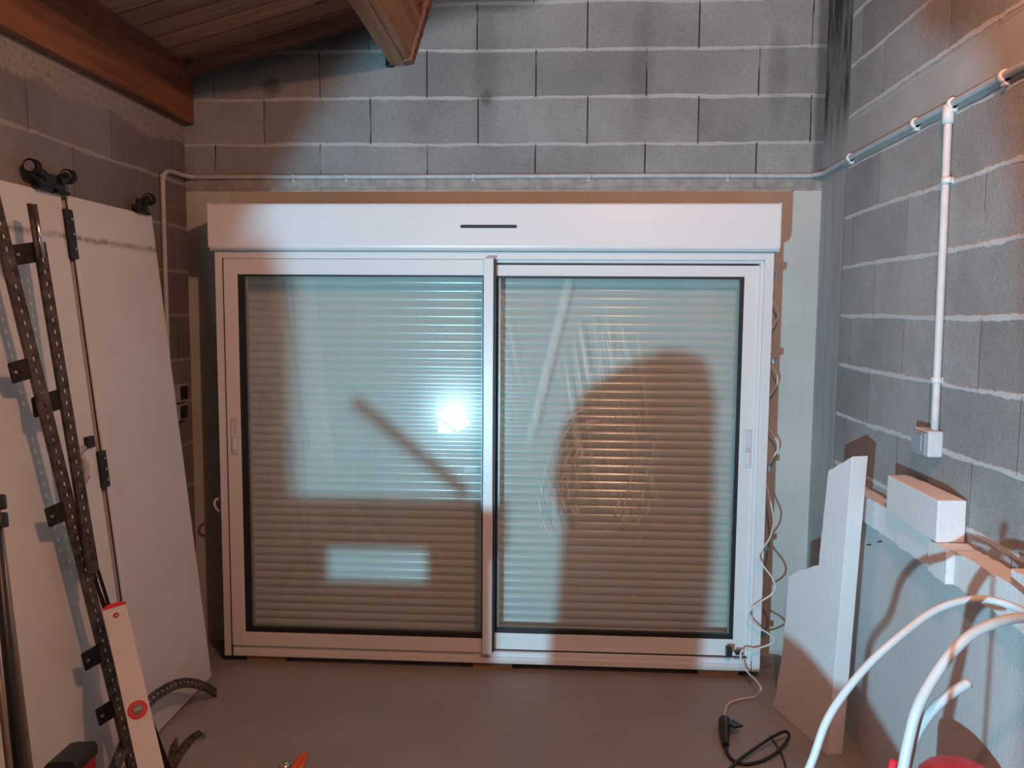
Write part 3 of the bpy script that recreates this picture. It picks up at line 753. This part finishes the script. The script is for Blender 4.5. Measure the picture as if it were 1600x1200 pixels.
# dark lower track C, seen between the two and running down behind the level
C_t = onX(122,806,-1.545); C_b = onZ(262,1205,.004); dC=(C_b-C_t)
t = thing('steel_track', 'dark lower steel track running from between the other two down behind the level', 'track', C_b, 'dismantled door tracks')
b = bm_new(); mid1 = onX(167,948,-1.495)
track_mesh(b,cr([C_t,onX(135,870,-1.525),mid1,C_b+Vector((0,0,.0))],6),Vector((.6,-.8,.1)),.026,.020,.3,(.004,.01)); objp('perforated_channel', b, 'darksteel', t)
b = bm_new(); cc = onX(140,868,-1.515); box(b,-.03,.03,-.03,.03,-.004,.004, axes(cc,(0,.6,.1),(0,.1,-1),(1,.3,0))); objp('splice_plate', b, 'darksteel', t)
b = bm_new(); c2=onX(131,812,-1.53); tube(b,[c2,onX(138,860,-1.52),onX(150,905,-1.505)],.006,8); objp('side_rod', b, 'track', t)
# curved track resting between floor and door panel
q = [onZ(339,1082,.012),onX(322,1072,-1.415),onX(300,1066,-1.425),onX(280,1067,-1.43),onX(258,1077,-1.435),onX(236,1093,-1.435),onX(214,1122,-1.435),onX(196,1160,-1.43),onX(180,1200,-1.42),onX(166,1245,-1.41),onX(158,1290,-1.40)]
q.append(Vector((-1.40,q[-1].y-.02,.003)))
t = thing('curved_track', 'curved perforated track arching from the floor behind the foot of the spirit level', 'track', (q[0].x,q[0].y,0))
b = bm_new(); P = cr(q,6)
track_mesh(b,P,Vector((.55,-.5,.62)),.036,.012,.032,(.006,.013)); objp('perforated_channel', b, 'track', t)
# bent strip lying on the floor
q = [onZ(314,1143,.02),onZ(300,1152,.012),onZ(288,1166,.008),onZ(276,1184,.006),onZ(265,1206,.005),onZ(255,1240,.005)]
t = thing('steel_strip', 'short bent perforated strip lying on the floor right of the level', 'strip', (q[2].x,q[2].y,0))
b = bm_new(); track_mesh(b,cr(q,4),Vector((0,0,1)),.036,.004,.03); objp('perforated_strip', b, 'track', t)
b = bm_new(); a_ = onZ(276,1172,.004); vs=[a_,onZ(262,1190,.004),onZ(272,1155,.03),onZ(268,1168,.01)]
f = [b.verts.new(v) for v in (a_,onZ(262,1195,.004),onZ(266,1166,.02),onZ(274,1152,.045))]; b.faces.new(f)
r_ = bmesh.ops.extrude_face_region(b, geom=b.faces[:]); bmesh.ops.translate(b, verts=[v for v in r_['geom'] if isinstance(v,bmesh.types.BMVert)], vec=(.006,.003,0))
objp('torn_tab', b, 'track', t)
b = bm_new(); tube(b,[onZ(312,1146,.02),onZ(317,1152,.02),onZ(321,1151,.012),onZ(318,1145,.012)],.0015,6); objp('wire_end', b, 'darksteel', t)

# ------------------------------------------------------------------ spirit level
Lt = onX(178,946,-1.385); Lb = onZ(287,1425,.0); dL = (Lt-Lb).normalized()
mid_ = (Lt+Lb)/2; nL = toward(mid_); nL = (nL - dL*nL.dot(dL)).normalized(); sL = nL.cross(dL).normalized()
if sL.dot(RT) < 0: sL = -sL
t = thing('spirit_level', 'white spirit level with red end cap and round red vial, leaning on the tracks', 'level', Lb)
LL = (Lt-Lb).length; hw = .0335
mL = axes(Lb, sL, dL, nL)
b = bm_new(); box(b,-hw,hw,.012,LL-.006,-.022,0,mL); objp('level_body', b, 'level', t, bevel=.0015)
b = bm_new(); box(b,-hw-.001,hw+.001,LL-.007,LL+.002,-.023,.001,mL); prism(b,[(-hw,LL+.001),(hw,LL+.001),(hw*.5,LL+.008),(-hw*.5,LL+.008)],-.022,mL)
objp('end_cap', b, 'red', t, bevel=.001)
b = bm_new(); box(b,-hw-.001,hw+.001,0,.012,-.023,.001,mL); objp('end_cap', b, 'red', t, bevel=.001)
def disc(bm, u, v, r, z0, z1, seg=28, sx=1.):
    prism(bm,[(u+r*sx*math.cos(2*PI*k/seg), v+r*math.sin(2*PI*k/seg)) for k in range(seg)], z1-z0, mL @ Matrix.Translation((0,0,z0)))
def v_at(py):
    best=None
    for i in range(400):
        p = Lb.lerp(Lt,i/399); v = p-camv; y = 600-F*v.dot(UP)/v.dot(FW)
        if best is None or abs(y-py)<best[0]: best=(abs(y-py),LL*i/399)
    return best[1]
vh = v_at(961); vv = v_at(1109)
b = bm_new(); disc(b,0,vh,.0085,.0002,.0012); hr = objp('hang_hole', b, 'darkred', t)
b = bm_new(); disc(b,.001,vh-.001,.004,.0012,.0018); objp('hole_glint', b, 'smudge', hr)
b = bm_new(); disc(b,0,vv,.027,.0002,.003,36,1.02); vr = objp('vial_ring', b, 'red', t, bevel=.001)
b = bm_new(); disc(b,0,vv,.0155,.003,.0038,30); objp('vial_window', b, 'vial', vr)
b = bm_new(); box(b,-.012,.012,vv-.006,vv+.006,.0038,.0075,mL); objp('vial', b, 'rocker', vr, bevel=.003)

# ------------------------------------------------------------------ lower-left clutter
def pole(name,label,cat,a,b_,r,mat,extra=.55,**k):
    a=Vector(a); b_=Vector(b_); d=(b_-a).normalized(); base = a - d*(a.z/d.z); top = b_+d*extra
    t = thing(name,label,cat,base); b = bm_new(); tube(b,[base+d*r*.3,top],r,14,False); objp('tube', b, mat, t)
    b = bm_new(); tube(b,[base,base+d*.03],r*1.12,14,False); objp('foot_cap', b, 'black', t); return t,d,base
t,d,base = pole('metal_pole','thin grey metal pole leaning at the left edge, outermost of the dark poles','pole',onX(45,1195,-1.27),onX(6,880,-1.36),.0085,'tubegrey')
t,d,base = pole('black_pole','thick black pole leaning at the left edge beside the thin grey one','pole',onX(29,1195,-1.245),onX(0,900,-1.335),.0125,'black')
c = onX(-6,800,-1.355)
b = bm_new()
for o_ in (-.022,.022): tube(b,[c+d*(o_-.018),c+d*(o_+.018)],.024,14,False)
objp('twist_lock', b, 'black', t, bevel=.003)
t,d,base = pole('wooden_pole','brownish pole leaning at the far left edge, left of the thick black one','pole',onX(14,1195,-1.225),onX(-4,1040,-1.27),.0075,'tubegrey',.4)
# dark blue sheet bundle at the edge
b = bm_new(); c = onX(-12,1195,-1.20)
prof = [(.0,.0),(.085,.0),(.10,.1),(.09,.32),(.07,.55),(.045,.78),(.02,.88),(.0,.9)]
lathe(b,[(max(.004,r),z) for r,z in [(.07,0),(.09,.02),(.095,.2),(.085,.4),(.07,.6),(.05,.75),(.02,.82)]],20,(c.x-.085,c.y,0))
for v in b.verts: v.co.x += .010*math.sin(v.co.z*22+v.co.y*30); v.co.y += .008*math.sin(v.co.z*17)
o = objp('dark_blue_bag', b, 'navy', origin=(c.x-.085,c.y,0)); tag(o,'dark blue cloth bundle standing at the very left edge below the poles','bundle')
# red and black tool case
c = onY(95,1172,2.10)
t = thing('tool_case','red tool case with black top at the bottom left before the door panels','tool case',(c.x,2.1,0))
x0 = onY(66,1196,2.06).x; x1 = onY(124,1178,2.06).x; zt = c.z
b = bm_new(); prism(b,[(x0-.004,.0),(x1,.0),(x1,zt-.03),(x1-.012,zt-.026),(x0+.035,zt-.020),(x0+.012,zt-.032),(x0-.004,zt-.045)],.1,axes((0,2.14,0),(1,0,0),(0,0,1),(0,-1,0)))
objp('case_body', b, 'darkred', t, bevel=.006)
b = bm_new(); prism(b,[(x0-.006,zt-.046),(x0+.010,zt-.030),(x0+.035,zt-.018),(x1-.012,zt-.024),(x1+.002,zt-.032),(x1+.003,zt-.005),(x1-.004,zt+.006),(x0+.050,zt+.002),(x0+.030,zt-.003)],.108,axes((0,2.144,0),(1,0,0),(0,0,1),(0,-1,0)))
objp('case_lid', b, 'black', t, bevel=.004)
# orange-handled pliers and a metal knob at the bottom edge
a = onZ(478,1176,.012); e = onZ(452,1212,.012)
t = thing('pliers','orange-handled pliers lying on the floor at the bottom edge','pliers',(a.x,a.y,0))
dd = (e-a); pr_ = Vector((dd.y,-dd.x,0)).normalized()
b = bm_new(); tube(b,[a,a.lerp(e,.3)+pr_*.006,a.lerp(e,1),e+dd*.4],lambda u:.005+.007*min(1,u*2.5),10); objp('handle_grip', b, 'orange', t)
b = bm_new(); tube(b,[a+pr_*-.002+Vector((.003,0,0)),a.lerp(e,.5)-pr_*.016,e-pr_*.02,e+dd*.4-pr_*.01],lambda u:.004+.006*min(1,u*2.5),10); objp('handle_grip', b, 'orange', t)
b = bm_new(); g=e+dd*.4; tube(b,[g,g+dd*.6,g+dd*1.2],lambda u:.016-.010*u,10); objp('jaw', b, 'steel', t)
a = onZ(445,1203,.0)
b = bm_new(); lathe(b,[(.010,0),(.020,.003),(.022,.012),(.018,.022),(.008,.027),(.002,.028)],20,a)
o = objp('metal_disc', b, 'steel', origin=a); tag(o,'small round metal disc on the floor left of the orange pliers','disc')

# ------------------------------------------------------------------ right side: insulation boards
def rough(b, amp, cuts=0, seed=1):
    rnd = random.Random(seed)
    for v in b.verts: v.co += Vector((rnd.uniform(-amp,amp),rnd.uniform(-amp,amp),rnd.uniform(-amp,amp)))
# grey-white sheet standing along the wall, pale slab on its top edge
t = thing('insulation_sheet','large grey-white insulation sheet standing against the right wall under the polystyrene ledge','insulation sheet',(1.17,2.2,0))
b = bm_new(); box(b,1.152,XR-.002,1.0,3.12,0,.872); objp('sheet', b, 'eps_grey', t, bevel=.002)
for px,py in ((1361,851),(1378,846)):
    b = bm_new(); p = onX(px,py,1.152); tube(b,[(1.153,p.y,p.z),(1.136,p.y,p.z-.002)],.0022,6,False); objp('nail', b, 'darksteel', t)
def ragged(name, outline, x0, x1, mat, label, cat, group=None, seed=1, amp=.004):
    """board piece: outline in (y,z) drawn with small breaks, thickness from x0 to x1"""
    rnd = random.Random(seed); pts=[]
    for (a,c),(d,e) in zip(outline,outline[1:]+outline[:1]):
        n_ = max(1,int(math.hypot(d-a,e-c)/.02))
        for k in range(n_):
            u=k/n_; pts.append((a+(d-a)*u+(rnd.uniform(-amp,amp) if k else 0), c+(e-c)*u+(rnd.uniform(-amp,amp) if k else 0)))
    b = bm_new(); prism(b,pts,x1-x0,axes((x0,0,0),(0,1,0),(0,0,1),(1,0,0)))
    o = objp(name, b, mat, origin=(x0,sum(p[0] for p in pts)/len(pts),min(p[1] for p in pts))); tag(o,label,cat,group); return o
ragged('polystyrene_strip',[(2.63,.873),(3.11,.873),(3.11,.968),(2.66,.968),(2.665,.93)],1.130,1.191,'eps','white polystyrene strip on the sheet, the piece farthest back beside the tall board','polystyrene','polystyrene ledge pieces',1,.0025)
ragged('polystyrene_strip',[(2.37,.873),(2.62,.873),(2.655,.93),(2.65,.966),(2.38,.966)],1.122,1.191,'eps','white polystyrene strip under the far half of the thick polystyrene block','polystyrene','polystyrene ledge pieces',2,.0025)
ragged('polystyrene_strip',[(2.26,.868),(2.365,.874),(2.368,.966),(2.262,.966)],1.104,1.191,'eps','short torn polystyrene strip sticking out under the near half of the block','polystyrene','polystyrene ledge pieces',3,.003)
ragged('polystyrene_strip',[(1.98,.872),(2.25,.870),(2.255,.966),(1.98,.966)],1.124,1.191,'eps','long polystyrene strip on the sheet nearest the camera, crossed by a white pipe','polystyrene','polystyrene ledge pieces',4,.003)
ragged('polystyrene_chunk',[(1.60,.873),(1.965,.873),(1.965,1.01),(1.60,1.01)],1.115,1.191,'eps','polystyrene chunk on the sheet at the right edge of the photo','polystyrene',None,5,.004)
# thick block on top
by0,by1 = 2.325,2.70
b = bm_new(); bz=.968
poly=[(1.104,by0),(1.188,by0+.005),(1.190,by1-.02),(1.165,by1),(1.108,by1-.01),(1.106,by1-.2)]
prism(b,poly,.125,axes((0,0,bz),(1,0,0),(0,1,0),(0,0,1)))
o = objp('polystyrene_block', b, 'eps', origin=(1.15,2.5,bz), bevel=.005); tag(o,'thick white polystyrene block sitting on the ledge below the switch','polystyrene')
b = bm_new(); 
# tall offcut board standing in front of the sheet, stepped outline
n0 = Vector((1.022,2.885,0)); f0 = Vector((.905,3.300,0)); du = (f0-n0); wlen = du.length; du.normalize(); nr = Vector((-du.y,du.x,0))
if nr.dot(Vector((1,0,0)))<0: nr=-nr
def on_board(px,py):
    d = sight(px,py); nn = nr; tt = (n0-camv).dot(nn)/d.dot(nn); p = camv+d*tt; return ((p-n0).dot(du), p.z)
outl = [on_board(*q) for q in ((1332,713),(1294,735),(1289,785),(1282,850),(1279,883),(1250,890),(1232,900),(1228,960),(1222,1017),(1212,1083),(1206,1135))]
outl = outl + [(outl[-1][0]+.004,0.0),(0.0,0.0)]
outl = [(u,max(0,z)) for u,z in outl]; outl[0]=(0.0+outl[0][0],outl[0][1])
rnd=random.Random(3); pts=[]
for i,((a,c),(d,e)) in enumerate(zip(outl,outl[1:]+outl[:1])):
    n_ = max(1,int(math.hypot(d-a,e-c)/.03))
    for k in range(n_):
        u=k/n_; j=.0028 if 0<k and i<10 else 0; pts.append((a+(d-a)*u+rnd.uniform(-j,j), c+(e-c)*u+rnd.uniform(-j,j)))
b = bm_new(); prism(b,pts,.062,axes(n0,du,(0,0,1),nr))
o = objp('tall_polystyrene_board', b, 'eps', origin=n0, bevel=.003); tag(o,'tall stepped polystyrene board with pointed top standing right of the window','polystyrene')
print('board outline', [(round(a,3),round(c,3)) for a,c in outl])

# ------------------------------------------------------------------ white pipes
def pipe(name, label, q, r=.0095, hollow=0, foot=None):
    P = [onY(x,y,d_) for x,y,d_ in q]
    if foot: P = [Vector(f) for f in foot]+P
    b = bm_new(); tube(b,P,r,14,hollow=hollow); o = objp(name, b, 'pvc', origin=(P[0].x,P[0].y,0)); tag(o,label,'pipe','bent white pipes'); return P
pipe('white_pipe','white flexible pipe arching widest, the leftmost at the bottom right',
     [(1262,1205,1.74),(1290,1130,1.76),(1320,1082,1.78),(1360,1035,1.80),(1402,997,1.82),(1450,960,1.85),(1490,942,1.86),(1530,936,1.86),(1570,943,1.84),(1610,962,1.79),(1650,1000,1.70),(1690,1060,1.60)],.0090,foot=[(.47,1.70,.011),(.48,1.71,.25),(.50,1.72,.48)])
pipe('white_pipe','white flexible pipe in the middle, curving off the right edge of the photo',
     [(1405,1230,1.56),(1418,1165,1.57),(1432,1110,1.58),(1455,1065,1.60),(1485,1022,1.62),(1520,990,1.64),(1560,972,1.66),(1600,965,1.68),(1650,968,1.68),(1700,990,1.66)],.0108,foot=[(.62,1.52,.012),(.63,1.53,.25),(.65,1.54,.48)])
pipe('white_pipe','short white pipe with an open cut end, branching right at the lower right',
     [(1412,1215,1.60),(1426,1160,1.61),(1450,1118,1.62),(1480,1088,1.63),(1514,1066,1.64)],.0102,hollow=.6,foot=[(.70,1.60,.012),(.69,1.60,.25),(.685,1.60,.48)])
# red gas bottle under the pipes
p = onY(1524,1187,1.99); cx,cy_,ht,R_ = 1.040,1.99,p.z,.105
t = thing('red_bottle','red rounded bottle top at the bottom right under the white pipes','bottle',(cx,cy_,0))
b = bm_new(); prof=[(R_*.8,0),(R_*.95,.01),(R_,.04),(R_,ht-.075)]+[(R_*math.cos(a),ht-.075+.062*math.sin(a)) for a in (.3,.6,.9,1.15,1.35)]+[(.01,ht-.012)]
lathe(b,prof,48,(cx,cy_,0)); objp('shell', b, 'red', t)
b = bm_new(); lathe(b,[(R_+.004,ht*.45),(R_+.004,ht*.47)],48,(cx,cy_,0)); objp('band', b, 'darkred', t)
p = onY(1396,1189,1.2); 
b = bm_new(); tube(b,[(p.x-.006,1.2,p.z-.03),(p.x+.001,1.2,p.z)],.006,10,False); tube(b,[(p.x-.006,1.2,p.z-.03),(p.x-.012,1.2,0.002)],.004,8,False)
o = objp('red_rod', b, 'red', origin=(p.x,1.2,0)); tag(o,'small red rod tip beside the foot of the white pipes','rod')

# ------------------------------------------------------------------ behind and below the camera: the lamps and added unseen light blockers
t = thing('work_lamp','bright white LED work lamp on a low stand, mirrored in the left window pane','lamp',(LAMP.x,LAMP.y-.04,0))
mW = axes(LAMP,(math.cos(.28),math.sin(.28)*.0,math.sin(.45)),(0,0,1),(0,1,0))
ry = Matrix.Translation(LAMP+Vector((-.08,0,-.12))) @ Matrix.Rotation(-.22,4,'Z') @ Matrix.Rotation(-.55,4,'Y')
b = bm_new(); box(b,-.21,.21,-.07,-.028,-.15,.15,ry); objp('lamp_housing', b, 'black', t, bevel=.01)
b = bm_new(); box(b,-.19,.19,-.027,-.022,-.13,.13,ry); objp('led_panel', b, emit('led panel',(.72,.92,1),PANEL_E), t)
b = bm_new(); c=LAMP+Vector((0,-.06,0))
cyl(b,c+Vector((0,0,-.1)),(c.x,c.y,.28),.014)
for a in (0,2.1,4.2): tube(b,[(c.x,c.y,.3),(c.x+.22*math.cos(a),c.y+.22*math.sin(a),.008)],.009,8,False)
objp('stand', b, 'darksteel', t)
ld = bpy.data.lights.new('work_lamp_light','SPOT'); ld.energy=COOL_W; ld.color=COOL; ld.shadow_soft_size=.022
ld.spot_size = math.radians(51); ld.spot_blend = .2
lo_ = bpy.data.objects.new('work_lamp_light',ld); col.objects.link(lo_); lo_.location = LAMP+Vector((0,.0,0))
az,el = math.radians(18.0),math.radians(6.5)
dirv = Vector((math.sin(az)*math.cos(el),math.cos(az)*math.cos(el),math.sin(el)))
lo_.rotation_euler = dirv.to_track_quat('-Z','Y').to_euler()

t = thing('ceiling_bulb','warm bulb hanging from the boarded roof just above the photo','lamp',(BULB.x,BULB.y,BULB.z))
b = bm_new(); tube(b,[BULB+Vector((0,0,.10)),(BULB.x,BULB.y,roof_z(BULB.x))],.004,8,False); objp('flex', b, 'black', t)
b = bm_new(); cyl(b,BULB+Vector((0,0,.045)),BULB+Vector((0,0,.105)),.02); objp('socket', b, 'black', t)
ld = bpy.data.lights.new('ceiling_bulb_light','POINT'); ld.energy=WARM_W; ld.color=WARM; ld.shadow_soft_size=.035
lo2 = bpy.data.objects.new('ceiling_bulb_light',ld); col.objects.link(lo2); lo2.location = BULB

# added unseen block with shapes on it, cutting the work lamp light
b = bm_new(); box(b,-1.22,.36,.60,.90,0,.385); o = objp('low_light_blocker', b, 'crate', origin=(-.4,.75,0), bevel=.006); tag(o,'unseen low wooden block added to keep the work lamp light off the floor','light blocker')
# added rounded slab, shaped for its shadow on the right pane
b = bm_new(); 
poly=[(-.60,.386),(-.33,.386),(-.32,.60),(-.325,.87),(-.345,.945),(-.41,.958),(-.475,.935),(-.545,.89),(-.590,.81),(-.605,.72),(-.585,.64)]
prism(b,poly,.06,axes((0,.89,0),(1,0,0),(0,0,1),(0,-1,0))); o = objp('arched_light_blocker', b, 'tubegrey', origin=(-.44,.86,.386), bevel=.015); tag(o,'unseen rounded slab added on the low block to shade the right pane','canister')
# added gapped frame, its gap shaped for a lit patch on the left pane
t = thing('gapped_light_blocker','unseen gapped frame added on the low block to shade the left pane','stool',(-.95,.80,.386))
b = bm_new(); box(b,-1.19,-.70,.80,.895,.585,.680); objp('blocker_top', b, 'crate', t, bevel=.004)
for x in (-1.18,-.838):
    b = bm_new(); box(b,x,x+.155 if x<-1 else x+.13,.81,.89,.386,.585); objp('blocker_post', b, 'crate', t, bevel=.003)
b = bm_new(); box(b,-1.024,-.839,.82,.88,.386,.523); objp('step', b, 'crate', t, bevel=.003)  # lower board of the added frame, leaving a gap for the light
b = bm_new(); tube(b,[(-.765,.86,.68+.012),(-.972,.86,.86)],.012,10,False); o = objp('stick_light_blocker', b, 'crate', origin=(-.745,.86,.677)); tag(o,'unseen wooden stick added to cast a slanting shadow on the left pane','stick')  # added stick, placed for its slanting shadow on the shutter
b = bm_new(); prism(b,[(-.165,.386),(.10,.386),(.095,.395),(-.13,.50),(-.165,.495)],.1,axes((0,.90,0),(1,0,0),(0,0,1),(0,-1,0))); o = objp('wedge_light_blocker', b, 'navy', origin=(-.03,.85,.386), bevel=.01); tag(o,'unseen dark wedge added to shade the foot of the polystyrene board','bag')  # added wedge, its slope shaped for the shade edge on the tall board
b = bm_new(); box(b,-1.20,-1.045,-.10,.05,0,.884); o = objp('left_light_blocker', b, 'card', origin=(-1.12,0,0), bevel=.004); tag(o,'unseen tall brown box added to cut the work lamp light at the left','box')  # added unseen box, placed to fade the work lamp light at the left
print('scene built', len(bpy.data.objects))
# added unseen upright; its crooked left outline shapes shade on the right wall
t = thing('tall_light_blocker','unseen wooden upright added behind the camera to shade the right wall','cupboard',(-.2,-.5,0))
b = bm_new(); box(b,-.345,-.09,-.40,-.075,0,1.95); objp('blocker_core', b, 'crate', t, bevel=.004)
b = bm_new(); prism(b,[(-.494,1.9),(-.494,1.076),(-.423,1.092),(-.381,.988),(-.350,.82),(-.3455,.82),(-.3455,1.9)],.10,axes((0,-.07,0),(1,0,0),(0,0,1),(0,-1,0))); objp('blocker_edge', b, 'crate', t)
